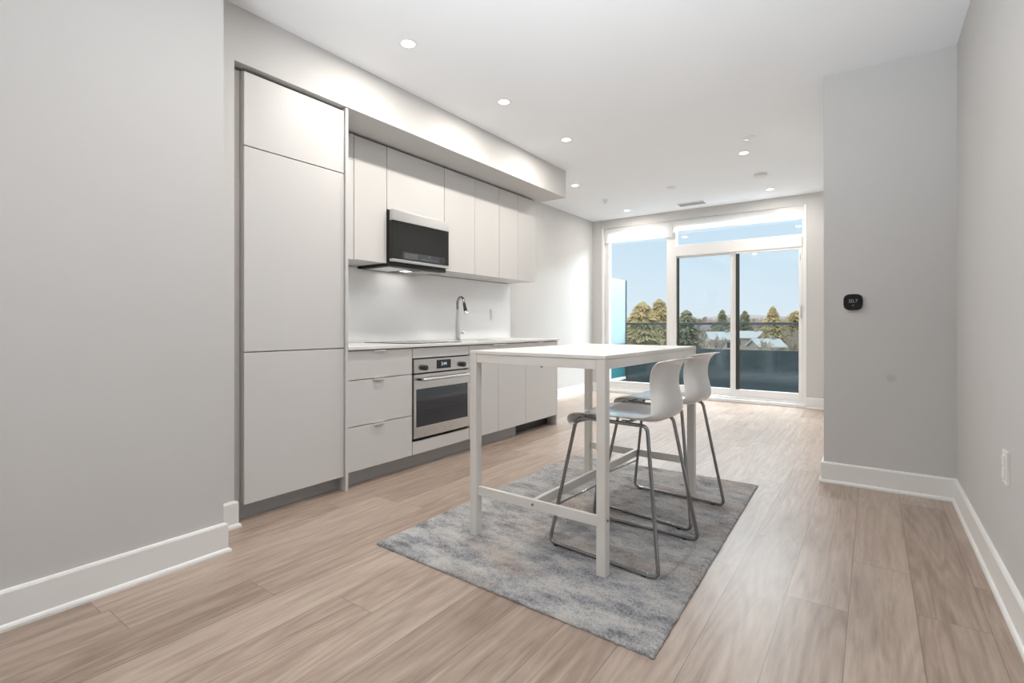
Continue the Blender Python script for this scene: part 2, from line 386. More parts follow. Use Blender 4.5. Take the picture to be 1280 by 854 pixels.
def blind(x0, x1, zb, label):
    r = thing('roller_blind', label, 'blind', ((x0+x1)/2, 7.44, zb))
    MB().box(x0, x1, 7.430, 7.433, zb+.012, 2.598).build('fabric', 'blind', r)
    MB().box(x0, x1, 7.424, 7.439, zb, zb+.014, .003).build('hem_bar', 'white_plastic', r)
    mb = MB(); mb.tube([(x0, 7.458, 2.572), (x1, 7.458, 2.572)], .024, 16); mb.build('roller', 'blind', r, True)
    for q in (x0-.006, x1): MB().box(q, q+.006, 7.428, 7.484, 2.53, 2.6, .001).build('bracket', 'white_plastic', r)
blind(-3.49, -2.415, 2.362, 'white roller blind, narrow one rolled up over the fixed left window')
blind(-2.400, -.722, 2.425, 'white roller blind, wide one rolled up over the sliding door')

# ------------------------------------------------------------------ kitchen
FXP = -2.735            # plane of the base and tall fronts
def front(mb, y0, y1, z0, z1, x=FXP, t=.019, g=.0015):
    mb.box(x-t, x, y0+g, y1-g, z0+g, z1-g, .0012, 1); return mb
def tab_pull(y, z, parent, x=FXP):
    return MB().box(x-.012, x+.016, y-.048, y+.048, z-.0015, z+.0015).box(x+.0135, x+.016, y-.048, y+.048, z-.010, z+.0015).build('pull', 'pull_metal', parent)
# tall integrated refrigerator unit
t = thing('tall_refrigerator_cabinet', 'tall greige panelled refrigerator cabinet at the left end of the kitchen', 'cabinet', (-3.05, 1.65, 0))
MB().box(-3.395, -2.757, 1.358, 1.984, .10, 2.425).build('body', 'carcass', t)
MB().box(-2.80, -2.778, 1.302, 1.356, .10, 2.428, .001, 1).build('filler_strip', 'carcass', t)
d = front(MB(), 1.357, 1.985, .092, .909).build('freezer_door', 'cabinet', t)
d = front(MB(), 1.357, 1.985, .912, 2.020).build('refrigerator_door', 'cabinet', t)
d = front(MB(), 1.357, 1.985, 2.023, 2.420).build('top_door', 'cabinet', t)
MB().box(-2.825, -2.81, 1.302, 1.986, 0, .098).build('toe_kick', 'kick', t)
g = MB().box(-3.395, -2.722, 1.988, 2.008, 0, 2.440, .001, 1).build('gable_panel', 'cabinet'); tag(g, 'full height end panel between the refrigerator cabinet and the drawers', 'panel')

def base(name, label, y0, y1, depth0=-3.395):
    t = thing(name, label, 'cabinet', (-3.05, (y0+y1)/2, 0))
    MB().box(depth0, -2.757, y0+.001, y1-.001, .10, .893).build('body', 'carcass', t); return t
ZT = .897
t = base('drawer_cabinet', 'base cabinet with three greige drawers under the cooktop end of the counter', 2.008, 2.568)
for (z0, z1) in ((.700, .890), (.398, .697), (.105, .395)):
    d = front(MB(), 2.010, 2.568, z0, z1).build('drawer', 'cabinet', t); tab_pull(2.262, z1+.0005, d)
MB().box(-2.825, -2.81, 2.009, 2.568, 0, .098).build('toe_kick', 'kick', t)
# oven housing
t = thing('oven_housing', 'greige filler panels above and below the built-in oven', 'cabinet', (-3.05, 2.89, 0))
front(MB(), 2.572, 3.209, .812, .890).build('top_panel', 'cabinet', t)
front(MB(), 2.572, 3.209, .105, .200).build('bottom_panel', 'cabinet', t)
MB().box(-3.395, -2.757, 2.570, 2.577, .10, .893).box(-3.395, -2.757, 3.203, 3.210, .10, .893).box(-3.395, -2.757, 2.577, 3.203, .10, .118).build('body', 'carcass', t)
MB().box(-2.825, -2.81, 2.569, 3.212, 0, .098).build('toe_kick', 'kick', t)
t = thing('oven', 'stainless steel built-in wall oven with a dark window below the cooktop', 'oven', (-3.0, 2.89, .205))
MB().box(-3.30, -2.752, 2.580, 3.200, .21, .804).build('body', 'black_plastic', t)
cp = MB().box(-2.757, -2.728, 2.579, 3.203, .703, .804, .002).build('control_panel', 'steel', t)
MB().box(-2.729, -2.7265, 2.815, 2.975, .722, .789, .0008, 1).build('display', 'black_glass', cp)
text('2:44', .036, (-2.7262, 2.895, .757), FX, 'display_glow', cp, 'clock_digits')
for y in (2.675, 3.105):
    k = MB(); k.lathe([(0, -2.728), (.020, -2.728), (.020, -2.698), (.018, -2.694), (0, -2.694)], (0, y, .740), 20, 'x'); k.build('knob', 'black_plastic', cp, True)
    mk = MB()
    for i in range(5):
        a = math.radians(40+i*25); mk.box(-2.7282, -2.7272, y+.026*math.cos(a)-.0012, y+.026*math.cos(a)+.0012, .740+.026*math.sin(a)-.0012, .740+.026*math.sin(a)+.0012)
    mk.build('dial_marks', 'panel_grey', cp)
mb = MB(); mb.box(-2.757, -2.728, 2.579, 3.203, .583, .692, .002).box(-2.757, -2.728, 2.579, 3.203, .222, .303, .002)
mb.box(-2.757, -2.728, 2.579, 2.602, .300, .586).box(-2.757, -2.728, 3.180, 3.203, .300, .586)
dd = mb.build('door', 'steel', t)
MB().box(-2.745, -2.7295, 2.600, 3.182, .301, .585).build('window', 'oven_glass', dd)
MB().box(-2.7294, -2.7290, 2.70, 3.07, .430, .4325).box(-2.7294, -2.7290, 2.70, 3.07, .490, .4925).build('rack_lines', 'panel_grey', dd)
mb = MB(); mb.tube([(-2.688, 2.628, .655), (-2.688, 3.178, .655)], .0115, 14); h = mb.build('handle', 'steel_light', dd, True)
for q in (2.630, 3.156): MB().box(-2.73, -2.684, q, q+.020, .647, .663, .002).build('handle_post', 'black_plastic', dd)
text('smeg', .022, (-2.7278, 2.892, .262), FX, 'pale_print', dd, 'maker_mark', .0002)

t = base('sink_cabinet', 'two door greige base cabinet under the sink', 3.212, 4.048)
d = front(MB(), 3.212, 3.610, .105, .890).build('door', 'cabinet', t); tab_pull(3.565, .8905, d)
d = front(MB(), 3.612, 4.048, .105, .890).build('door', 'cabinet', t); tab_pull(3.665, .8905, d)
MB().box(-2.825, -2.81, 3.212, 3.985, 0, .098).box(-3.39, -2.811, 3.972, 3.985, 0, .098).build('toe_kick', 'kick', t)
t = thing('panelled_dishwasher', 'greige panel fronted dishwasher with a dark open toe space at the end', 'dishwasher', (-3.05, 4.35, 0))
MB().box(-3.39, -2.757, 4.052, 4.632, .10, .893).build('body', 'black_plastic', t)
d = front(MB(), 4.050, 4.634, .105, .890).build('door', 'cabinet', t); tab_pull(4.30, .8905, d)
MB().box(-2.87, -2.85, 3.99, 4.63, .004, .098).build('base_plate', 'black_plastic', t)
g = MB().box(-3.395, -2.737, 4.637, 4.657, 0, .894, .001, 1).build('counter_end_panel', 'cabinet'); tag(g, 'low end panel closing the right end of the counter', 'panel')

# countertop with sink cut-out
cx0, cx1, cy0, cy1 = -3.395, -2.718, 2.009, 4.665
sx0, sx1, sy0, sy1 = -3.26, -2.86, 3.42, 3.96
mb = MB(); z0, z1 = .896, .916
mb.box(cx0, cx1, cy0, sy0, z0, z1, .0015, 1).box(cx0, cx1, sy1, cy1, z0, z1, .0015, 1).box(sx1, cx1, sy0, sy1, z0, z1).box(cx0, sx0, sy0, sy1, z0, z1)
tag(mb.build('countertop', 'counter'), 'thin white quartz countertop running along the kitchen', 'countertop')
mb = MB(); e = .003
mb.box(sx0-e, sx1+e, sy0-e, sy1+e, .73, .733).box(sx0-e, sx0, sy0-e, sy1+e, .733, .895).box(sx1, sx1+e, sy0-e, sy1+e, .733, .895).box(sx0, sx1, sy0-e, sy0, .733, .895).box(sx0, sx1, sy1, sy1+e, .733, .895)
s_ = thing('sink', 'undermounted stainless sink bowl below the tall tap', 'sink', (-3.06, 3.69, .73))
mb.build('bowl', 'steel', s_)
mb = MB(); mb.lathe([(0, .7335), (.04, .7335), (.042, .736), (.02, .737), (0, .735)], (-3.06, 3.69, 0), 20); mb.build('drain', 'chrome', s_, True)
ck = thing('cooktop', 'flush black glass cooktop in the white counter', 'cooktop', (-3.06, 2.89, .916))
MB().box(-3.32, -2.80, 2.60, 3.19, .9165, .9215, .002).build('glass_plate', 'black_glass', ck)
for (x, y, r) in ((-3.18, 2.75, .09), (-2.94, 2.75, .075), (-3.18, 3.03, .075), (-2.94, 3.03, .1)):
    mb = MB(); mb.lathe([(r, .9216), (r, .9219), (r-.004, .9219), (r-.004, .9216), (r, .9216)], (x, y, 0), 40, caps=False); mb.build('burner_ring', 'panel_grey', ck, True)
tag(MB().box(-3.3995, -3.385, 2.009, 4.694, .917, 1.528, .001, 1).build('backsplash', 'splash'), 'pale grey slab backsplash behind the counter', 'backsplash')
# faucet
fx, fy = -3.27, 3.66
t = thing('faucet', 'tall chrome gooseneck pull-down tap behind the sink', 'tap', (fx, fy, .916))
mb = MB(); mb.lathe([(0, .916), (.034, .916), (.034, .922), (.029, .926), (.026, .99), (.021, 1.08), (.0165, 1.16), (.0135, 1.21), (0, 1.21)], (fx, fy, 0), 24); mb.build('body', 'faucet_chrome', t, True)
dx, dy = math.cos(math.radians(-18)), math.sin(math.radians(-18))
P = [(fx, fy, 1.19)]
R_ = .062; zc = 1.265
for i in range(17):
    a = PI - PI*1.0*i/16
    P.append((fx + dx*(R_+R_*math.cos(a)), fy + dy*(R_+R_*math.cos(a)), zc + R_*math.sin(a)))
mb = MB(); mb.tube(P, .0118, 14); mb.build('spout', 'chrome', t, True)
ex, ey = fx+dx*2*R_, fy+dy*2*R_
mb = MB(); mb.tube([(ex, ey, zc+.004), (ex+dx*.012, ey, zc-.04), (ex+dx*.022, ey, zc-.075)], [.013, .016, .018], 14); mb.build('spray_head', 'black_plastic', t, True)
mb = MB(); mb.tube([(ex+dx*.022, ey, zc-.075), (ex+dx*.028, ey, zc-.098)], [.019, .019], 14); mb.build('nozzle', 'faucet_chrome', t, True)
mb = MB(); mb.tube([(fx, fy, .985), (fx+.02, fy+.055, .985), (fx+.022, fy+.062, .985)], [.0105, .0105, .012], 12).tube([(fx+.021, fy+.060, .985), (fx+.028, fy+.082, 1.0)], .005, 8); mb.build('lever', 'faucet_chrome', t, True)

# outlet on the splash, outlet on the right wall, thermostat
t = thing('wall_outlet', 'white double outlet on the backsplash right of the tap', 'outlet', (-3.385, 4.36, 1.17))
MB().box(-3.385, -3.378, 4.32, 4.40, 1.11, 1.235, .002).build('cover_plate', 'white_plastic', t)
MB().box(-3.378, -3.374, 4.338, 4.382, 1.125, 1.168, .002).box(-3.378, -3.374, 4.338, 4.382, 1.177, 1.22, .002).build('socket_face', 'trim_white', t)
t = thing('wall_outlet', 'white outlet low on the right-hand wall', 'outlet', (.41, 2.615, .52))
MB().box(.401, .410, 2.575, 2.650, .462, .585, .002).build('cover_plate', 'white_plastic', t)
MB().box(.3965, .401, 2.594, 2.632, .480, .520, .0015).box(.3965, .401, 2.594, 2.632, .528, .568, .0015).build('socket_face', 'trim_white', t)
t = thing('thermostat', 'black rounded thermostat with a chrome rim on the shaded wall', 'thermostat', (-.105, 4.0, 1.208))
def squircle(r, n=40, p=3.2, sx=1, sz=1):
    out = []
    for k in range(n):
        a = 2*PI*k/n; c, s = math.cos(a), math.sin(a)
        out.append((sx*r*math.copysign(abs(c)**(2/p), c), sz*r*math.copysign(abs(s)**(2/p), s)))
    return out
def sq_prism(y0, y1, r0, r1):
    mb = MB(); cxx, cz = -.105, 1.208
    a = [mb.bm.verts.new((cxx+p[0], y0, cz+p[1])) for p in squircle(r0)]; b = [mb.bm.verts.new((cxx+p[0], y1, cz+p[1])) for p in squircle(r1)]
    n = len(a); mb.bm.faces.new(a); mb.bm.faces.new(b[::-1])
    for i in range(n): mb.bm.faces.new((a[i], b[i], b[(i+1) % n], a[(i+1) % n]))
    return mb
sq_prism(4.0, 3.982, .054, .054).build('rim', 'faucet_chrome', t, True)
fc = sq_prism(3.982, 3.974, .0535, .050).build('face', 'black_glass', t, True)
text('20.7', .030, (-.105, 3.9736, 1.214), FY, 'screen_grey', fc, 'temperature_digits', .0002)
text('20', .012, (-.105, 3.9736, 1.186), FY, 'screen_grey', fc, 'setpoint_digits', .0002)

# upper cabinets
UX = -3.03; UZ0, UZ1 = 1.530, 2.428
def upper(label, y0, y1, doors, z0=UZ0):
    t = thing('upper_cabinet', label, 'cabinet', (-3.2, (y0+y1)/2, z0), group='upper cabinets over the counter')
    MB().box(-3.395, UX-.021, y0+.001, y1-.001, z0+.004, UZ1-.004).build('body', 'cabinet', t)
    for a, b in zip(doors, doors[1:]):
        front(MB(), a, b, z0, UZ1, UX, g=.002).build('door', 'cabinet', t)
tag(MB().box(-3.395, UX-.004, 2.009, 2.281, UZ0, UZ1).build('upper_filler_panel', 'cabinet'), 'plain upper panel just right of the tall refrigerator cabinet', 'panel')
upper('narrow upper cabinet left of the microwave', 2.283, 2.583, (2.283, 2.583))
upper('short upper cabinet above the microwave', 2.585, 3.222, (2.585, 3.222), 1.947)
upper('two door upper cabinet just right of the microwave', 3.224, 4.013, (3.224, 3.632, 4.013))
upper('two door upper cabinet at the far right end', 4.015, 4.675, (4.015, 4.336, 4.675))

# over-the-range microwave
t = thing('over_range_microwave', 'black and stainless microwave hood above the cooktop', 'microwave', (-3.2, 2.905, 1.53))
MB().box(-3.39, -3.005, 2.589, 3.218, 1.545, 1.942, .002).build('body', 'black_plastic', t)
d = MB().box(-3.005, -2.975, 2.589, 3.218, 1.568, 1.862, .002).build('door', 'black_glass', t)
MB().box(-3.005, -2.972, 2.589, 3.218, 1.863, 1.942, .002).build('steel_trim', 'steel_light', t)
MB().box(-3.005, -2.972, 2.589, 3.218, 1.545, 1.567, .002).build('handle_rail', 'steel_light', t)
cpn = MB().box(-2.9755, -2.9742, 2.70, 3.165, 1.576, 1.630).build('control_strip', 'panel_grey', d)
MB().box(-2.9755, -2.9735, 2.675, 2.698, 1.575, 1.640, .001, 1).build('touch_pad', 'black_plastic', cpn)
MB().box(-2.9755, -2.9735, 3.105, 3.155, 1.575, 1.622, .001, 1).build('touch_pad', 'black_plastic', cpn)
rr = random.Random(3)
for r_ in range(3):
    mk = MB()
    for c_ in range(7): mk.box(-2.9742, -2.9738, 2.722+c_*.020, 2.722+c_*.020+.005+.007*rr.random(), 1.585+r_*.014, 1.588+r_*.014)
    mk.build('key_row', 'pale_print', cpn)
mk = MB()
for c_ in range(6): mk.box(-2.9742, -2.9738, 2.90+c_*.032, 2.912+c_*.032, 1.590, 1.592)
mk.build('key_marks', 'pale_print', cpn)
text('0', .014, (-2.9738, 2.985, 1.615), FX, 'pale_print', cpn, 'start_mark', .0002)
hd = MB().box(-3.395, -3.012, 2.586, 3.221, 1.512, 1.544, .001, 1).build('hood_base', 'black_plastic', t)
for q0, q1 in ((2.62, 2.85), (2.99, 3.19)): MB().box(-3.34, -3.06, q0, q1, 1.509, 1.513).build('grease_filter', 'steel', hd)
MB().box(-3.24, -3.17, 2.90, 2.97, 1.5085, 1.5125).build('hood_lamp', 'hood_glow', hd)
light('hood_light', 'AREA', (-3.2, 2.945, 1.505), (0, 0, 0), .5, (1, .98, .95), size=.3)

# ------------------------------------------------------------------ ceiling fittings
def downlight_proto():
    r = thing('recessed_downlight', 'x', 'ceiling light', (0, 0, 0), group='recessed ceiling downlights')
    mb = MB(); mb.lathe([(.040, -.001), (.052, -.001), (.052, -.004), (.049, -.006), (.041, -.004), (.040, -.001)], seg=36, caps=False); mb.build('trim_ring', 'white_plastic', r, True, local=True)
    mb = MB(); mb.lathe([(0, -.0025), (.0405, -.0025), (.0405, -.001), (0, -.001)], seg=36); mb.build('lens', 'lamp_glow', r, True, local=True)
    return r
DL = [(-2.25, 2.08, 'recessed downlight nearest the camera beside the bulkhead'), (-2.25, 3.04, 'middle recessed downlight of the row beside the bulkhead'),
      (-2.25, 3.985, 'third recessed downlight beside the bulkhead, before its far end'), (-2.90, 5.35, 'recessed downlight just past the far end of the bulkhead'),
      (-2.91, 6.95, 'recessed downlight nearest the left end of the window wall'), (-1.02, 5.30, 'recessed downlight between the flat white disc and the smoke alarm'),
      (-1.03, 6.90, 'recessed downlight nearest the right end of the window wall')]
proto = downlight_proto()
for i, (x, y, lab) in enumerate(DL):
    o = proto if i == 0 else copy_tree(proto)
    o.location = (x, y, H); o['label'] = lab
    light('downlight_lamp', 'AREA', (x, y, H-.008), (0, 0, 0), DL_E*(1.0 if x < -2.2 and y < 4.5 else .8), (1, .94, .86), shape='DISK', size=.08)
for (x, y) in ((-1.2, 1.1), (-1.2, -.9)):   # added unseen lamps, assumed to continue the downlights above and behind the camera
    light('downlight_lamp', 'AREA', (x, y if x > -2 else -.2, H-.008), (0, 0, 0), DL_E*1.1, (1, .94, .87), shape='DISK', size=.08)
def disc(name, label, cat, x, y, prof, m='white_plastic'):
    mb = MB(); mb.lathe([(r, H+h) for r, h in prof], (x, y, 0), 32); return tag(mb.build(name, m, smooth=True), label, cat)
disc('ceiling_cover_plate', 'flat round white cover disc before the right-hand downlights', 'cover plate', -.90, 4.88, [(.055, 0), (.055, -.010), (.045, -.015), (0, -.016)])
disc('ceiling_cover_plate', 'flat round white cover disc before the air vent', 'cover plate', -1.995, 6.12, [(.055, 0), (.055, -.010), (.045, -.015), (0, -.016)])
t = thing('smoke_alarm', 'round white smoke alarm between the right-hand downlights', 'smoke alarm', (-1.01, 6.15, H))
mb = MB(); mb.lathe([(.068, H), (.068, H-.012), (.058, H-.014)], (-1.01, 6.15, 0), 32); mb.build('base', 'white_plastic', t, True)
mb = MB(); mb.lathe([(.058, H-.012), (.058, H-.020), (0, H-.020)], (-1.01, 6.15, 0), 32); mb.build('vent_ring', 'pale_print', t, True)
mb = MB(); mb.lathe([(.064, H-.019), (.064, H-.030), (.052, H-.042), (.012, H-.044), (0, H-.044)], (-1.01, 6.15, 0), 32); mb.build('cover', 'white_plastic', t, True)
t = thing('fire_sprinkler', 'small sprinkler head on the ceiling near the left wall', 'sprinkler', (-2.90, 6.19, H))
mb = MB(); mb.lathe([(.042, H), (.042, H-.003), (.020, H-.012), (.0, H-.012)], (-2.90, 6.19, 0), 24); mb.build('escutcheon', 'white_plastic', t, True)
mb = MB(); mb.tube([(-2.915, 6.19, H-.01), (-2.918, 6.19, H-.03), (-2.90, 6.19, H-.045)], .004, 8).tube([(-2.885, 6.19, H-.01), (-2.882, 6.19, H-.03), (-2.90, 6.19, H-.045)], .004, 8); mb.build('frame_arm', 'steel', t, True)
mb = MB(); mb.lathe([(0, H-.044), (.020, H-.045), (.020, H-.047), (0, H-.048)], (-2.90, 6.19, 0), 20); mb.build('deflector', 'steel_light', t, True)
t = thing('air_vent', 'rectangular louvred air vent in the ceiling before the window', 'vent', (-2.02, 7.07, H))
MB().box(-2.20, -1.85, 6.99, 7.15, H-.004, H-.0005).build('backing', 'vent_dark', t)
MB().box(-2.21, -1.84, 6.98, 6.995, H-.010, H).box(-2.21, -1.84, 7.145, 7.16, H-.010, H).box(-2.21, -2.195, 6.995, 7.145, H-.010, H).box(-1.855, -1.84, 6.995, 7.145, H-.010, H).build('frame', 'white_plastic', t)
mb = MB()
for i in range(9):
    y = 7.003+i*.0165; mb.prism([(y, H-.003), (y+.002, H-.003), (y+.012, H-.011), (y+.010, H-.011)], 'x', -2.195, -1.855)
mb.build('louvres', 'pale_print', t)

# ------------------------------------------------------------------ rug
RC = [(-1.945, 1.592), (-.562, 1.552), (-.612, 3.62), (-1.975, 3.62)]
RZ = .014
def rug():
    bm = bmesh.new(); NX, NY = 190, 280; rnd = random.Random(11); V = []
    a, b, c, d = [Vector((*p, 0)) for p in RC]
    for j in range(NY+1):
        row = []
        for i in range(NX+1):
            u, v = i/NX, j/NY
            p = (a*(1-u)+b*u)*(1-v) + (d*(1-u)+c*u)*v
            e = min(u*1.37, (1-u)*1.37, v*2.05, (1-v)*2.05)
            z = RZ - .008*max(0, 1-e/.022)**2 + rnd.uniform(-.0036, .0036)
            jj = .0028 if e < .01 else .0012
            row.append(bm.verts.new((p.x+rnd.uniform(-jj, jj), p.y+rnd.uniform(-jj, jj), z)))
        V.append(row)
    for j in range(NY):
        for i in range(NX): bm.faces.new((V[j][i], V[j][i+1], V[j+1][i+1], V[j+1][i]))
    edge = [V[0][i] for i in range(NX+1)] + [V[j][NX] for j in range(1, NY+1)] + [V[NY][i] for i in range(NX-1, -1, -1)] + [V[j][0] for j in range(NY-1, 0, -1)]
    low = [bm.verts.new((v.co.x, v.co.y, .0025)) for v in edge]; n = len(edge)
    for i in range(n): bm.faces.new((edge[i], low[i], low[(i+1) % n], edge[(i+1) % n]))
    mb = MB(); mb.bm.free(); mb.bm = bm
    t = thing('area_rug', 'mottled grey and beige low pile rug under the table and stools', 'rug', (-1.26, 2.6, 0))
    o = mb.build('pile', 'rug_pile', t, True); o.modifiers.clear()
    cxx = sum(p[0] for p in RC)/4; cyy = sum(p[1] for p in RC)/4
    q = [((p[0]-cxx)*.998+cxx, (p[1]-cyy)*.998+cyy) for p in RC]
    MB().prism(q, 'z', .0002, .004).build('backing', 'kick', t)
rug()

# ------------------------------------------------------------------ table
TW, TL, TH = .741, 1.225, .93
t = thing('counter_height_table', 'white rectangular counter-height table with square legs standing on the rug', 'table', (0, 0, 0))
def L_(mb, name, sm=False, m='table_white'): return mb.build(name, m, t, sm, local=True)
L_(MB().box(0, TW, 0, TL, TH-.016, TH, .002), 'tabletop')
lw = .043
for (x, y) in ((0, 0), (TW-lw, 0), (0, TL-lw), (TW-lw, TL-lw)):
    lg = L_(MB().box(x+.001, x+lw-.001, y+.001, y+lw-.001, RZ, TH-.0165, .002), 'leg')
    MB().box(x+.006, x+lw-.006, y+.006, y+lw-.006, RZ-.004, RZ+.002).build('foot_pad', 'rubber', lg, local=True)
az0, az1 = TH-.058, TH-.017
L_(MB().box(lw, TW-lw, .002, .022, az0, az1, .001, 1).box(lw, TW-lw, TL-.022, TL-.002, az0, az1, .001, 1).box(.002, .022, lw, TL-lw, az0, az1, .001, 1).box(TW-.022, TW-.002, lw, TL-lw, az0, az1, .001, 1), 'apron')
rz0, rz1 = .214, .258
L_(MB().box(lw, TW-lw, .012, .030, rz0, rz1, .002), 'end_rail'); L_(MB().box(lw, TW-lw, TL-.030, TL-.012, rz0, rz1, .002), 'end_rail')
L_(MB().box(TW/2-.01, TW/2+.01, .030, TL-.030, rz0, rz1, .002), 'centre_rail')
for yy, s_ in ((.0115, 1), (TL-.0115, -1)):
    mb = MB(); mb.lathe([(0, yy-.003*s_), (.0055, yy-.003*s_), (.0065, yy), (0, yy)], (TW/2, 0, (rz0+rz1)/2), 14, 'y'); L_(mb, 'bolt', True, 'chrome')
mb = MB(); mb.lathe([(0, TW-.0008), (.006, TW-.0008), (.006, TW+.002), (0, TW+.002)], (0, lw/2, .245), 14, 'x'); L_(mb, 'bolt', True, 'chrome')
mb = MB(); mb.lathe([(0, az0-.006), (.005, az0-.006), (.006, az0), (0, az0)], (.42, .012, 0), 12); L_(mb, 'bolt', True, 'chrome')
t.location = (-1.635, 1.922, 0); t.rotation_euler = (0, 0, math.radians(-1.1))

# ------------------------------------------------------------------ stools
def round_path(pts, rad, n=6):
    # closed polygon with rounded corners
    out = []; N = len(pts); pts = [Vector(p) for p in pts]
    for i in range(N):
        p, a, b = pts[i], pts[i-1], pts[(i+1) % N]
        r = rad[i] if isinstance(rad, (list, tuple)) else rad
        u = (a-p).normalized(); v = (b-p).normalized()
        for k in range(n+1):
            s = k/n; q0 = p+u*r; q2 = p+v*r
            out.append(q0*(1-s)**2 + p*2*s*(1-s) + q2*s*s)
    return out
def make_stool():
    r = thing('bar_stool', 'x', 'stool', (0, 0, 0), group='white shell stools at the table')
    # local: +x = rear (backrest), y = side to side, z from the rug top
    prof = [(-.158, .570, .172, .0), (-.176, .573, .184, .0), (-.187, .596, .190, .0), (-.177, .622, .193, .0), (-.145, .632, .195, .003), (-.09, .630, .196, .008), (-.02, .625, .195, .013), (.06, .621, .194, .017),
            (.14, .619, .190, .020), (.200, .620, .185, .022), (.238, .627, .179, .026), (.257, .644, .172, .029), (.263, .670, .166, .031), (.261, .700, .160, .031), (.252, .740, .152, .030), (.244, .775, .150, .028), (.244, .815, .156, .024),
            (.248, .850, .168, .018), (.256, .874, .178, .009), (.270, .889, .182, .0), (.292, .894, .176, -.002)]
    bm = bmesh.new(); NW = 18; V = []
    for i, (x, z, w, c) in enumerate(prof):
        a = prof[max(i-1, 0)]; b = prof[min(i+1, len(prof)-1)]
        tx, tz = b[0]-a[0], b[1]-a[1]; l = math.hypot(tx, tz); nx, nz = -tz/l, tx/l     # towards the sitter
        row = []
        for k in range(NW+1):
            s = -1+2*k/NW; e = abs(s)**(2.2 if x < .2 else 4.5)*c*1.3
            row.append(bm.verts.new((x+nx*e, s*w, z+nz*e)))
        V.append(row)
    for i in range(len(prof)-1):
        for k in range(NW): bm.faces.new((V[i][k], V[i][k+1], V[i+1][k+1], V[i+1][k]))
    mb = MB(); mb.bm.free(); mb.bm = bm
    sh = mb.build('seat_shell', 'stool_white', r, True, local=True); sh.modifiers.clear()
    so = sh.modifiers.new('solid', 'SOLIDIFY'); so.thickness = .007; so.offset = -1
    sb = sh.modifiers.new('sub', 'SUBSURF'); sb.levels = 1; sb.render_levels = 2
    zt = .604; zb = .009; R = .0085
    lo = None
    for s in (-1, 1):
        P = round_path([(-.158, s*.138, zt), (.200, s*.146, zt), (.290, s*.238, zb), (-.262, s*.212, zb)], [.045, .028, .035, .035], 7)
        mb = MB(); mb.tube(P, R, 12, closed=True); lo = mb.build('side_frame', 'chrome', r, True, local=True)
        for xx in (-.225, .225):
            MB().box(xx-.010, xx+.010, s*(.225+.047*xx)-.008, s*(.225+.047*xx)+.008, -.002, .0025, .001, 1).build('glide', 'rubber', lo, local=True)
        for xx in (-.12, .09):
            mb = MB(); mb.lathe([(0, .628), (.006, .628), (.007, .6245), (0, .6245)], (xx, s*.138, 0), 12); mb.build('screw_cap', 'white_plastic', lo, True, local=True)
            MB().box(xx-.012, xx+.012, s*.138-.010, s*.138+.010, zt+.004, zt+.014, .002).build('mounting_clip', 'chrome', lo, local=True)
    for xx in (-.12, .09):
        mb = MB(); mb.tube([(xx, -.138, zt), (xx, .138, zt)], .007, 10); mb.build('cross_bar', 'chrome', r, True, local=True)
    f = (zt-.185)/(zt-zb); fx_ = -.158-.104*f; fy_ = .138+.074*f
    mb = MB(); mb.tube([(fx_, -fy_, .185), (fx_, fy_, .185)], .0045, 10); mb.build('footrest', 'chrome', r, True, local=True)
    return r
st = make_stool()
st2 = copy_tree(st)
st.location = (-.982, 2.262, RZ+.002); st.rotation_euler = (0, 0, math.radians(-3.2)); st['label'] = 'white shell stool on a chrome sled frame, the nearer of the two'
st2.location = (-1.005, 2.850, RZ+.002); st2.rotation_euler = (0, 0, math.radians(-6)); st2['label'] = 'white shell stool on a chrome sled frame, the farther one by the far table leg'

# ------------------------------------------------------------------ balcony
struct('floor_balcony', MB().box(-4.6, 1.5, 7.60, 9.15, -.25, -.06), 'balcony_floor', 'dark concrete balcony floor')
t = thing('balcony_railing', 'dark metal and glass balcony railing outside the window wall', 'railing', (-1.2, 9.0, -.06))
MB().box(-4.4, 1.4, 8.975, 9.03, 1.065, 1.105, .004).build('top_rail', 'rail_metal', t)
MB().box(-4.4, 1.4, 8.995, 9.010, .66, 1.066).build('upper_glass', 'rail_glass', t)
MB().box(-4.4, 1.4, 8.985, 9.010, -.06, .655, .002).build('lower_panel', 'balcony_panel', t)
for x in (.35,): MB().box(x-.02, x+.02, 8.955, 8.985, -.06, 1.07, .003).build('post', 'rail_metal', t)
t = thing('balcony_divider', 'frosted white privacy screen at the left end of the balcony', 'divider', (-3.79, 8.3, -.06))
MB().box(-3.80, -3.785, 7.66, 8.97, .72, 1.90).build('frosted_panel', 'frosted_glass', t)
MB().box(-3.80, -3.785, 7.66, 8.97, .10, .72).build('lower_panel', 'turquoise_shade', t)  # same frosted screen, recoloured for the shadow of the railing
MB().box(-3.815, -3.77, 8.95, 8.985, -.06, 1.905, .003).build('edge_post', 'rail_metal', t)
MB().box(-3.805, -3.775, 7.64, 8.96, .05, .10, .003).build('bottom_rail', 'window_frame', t)

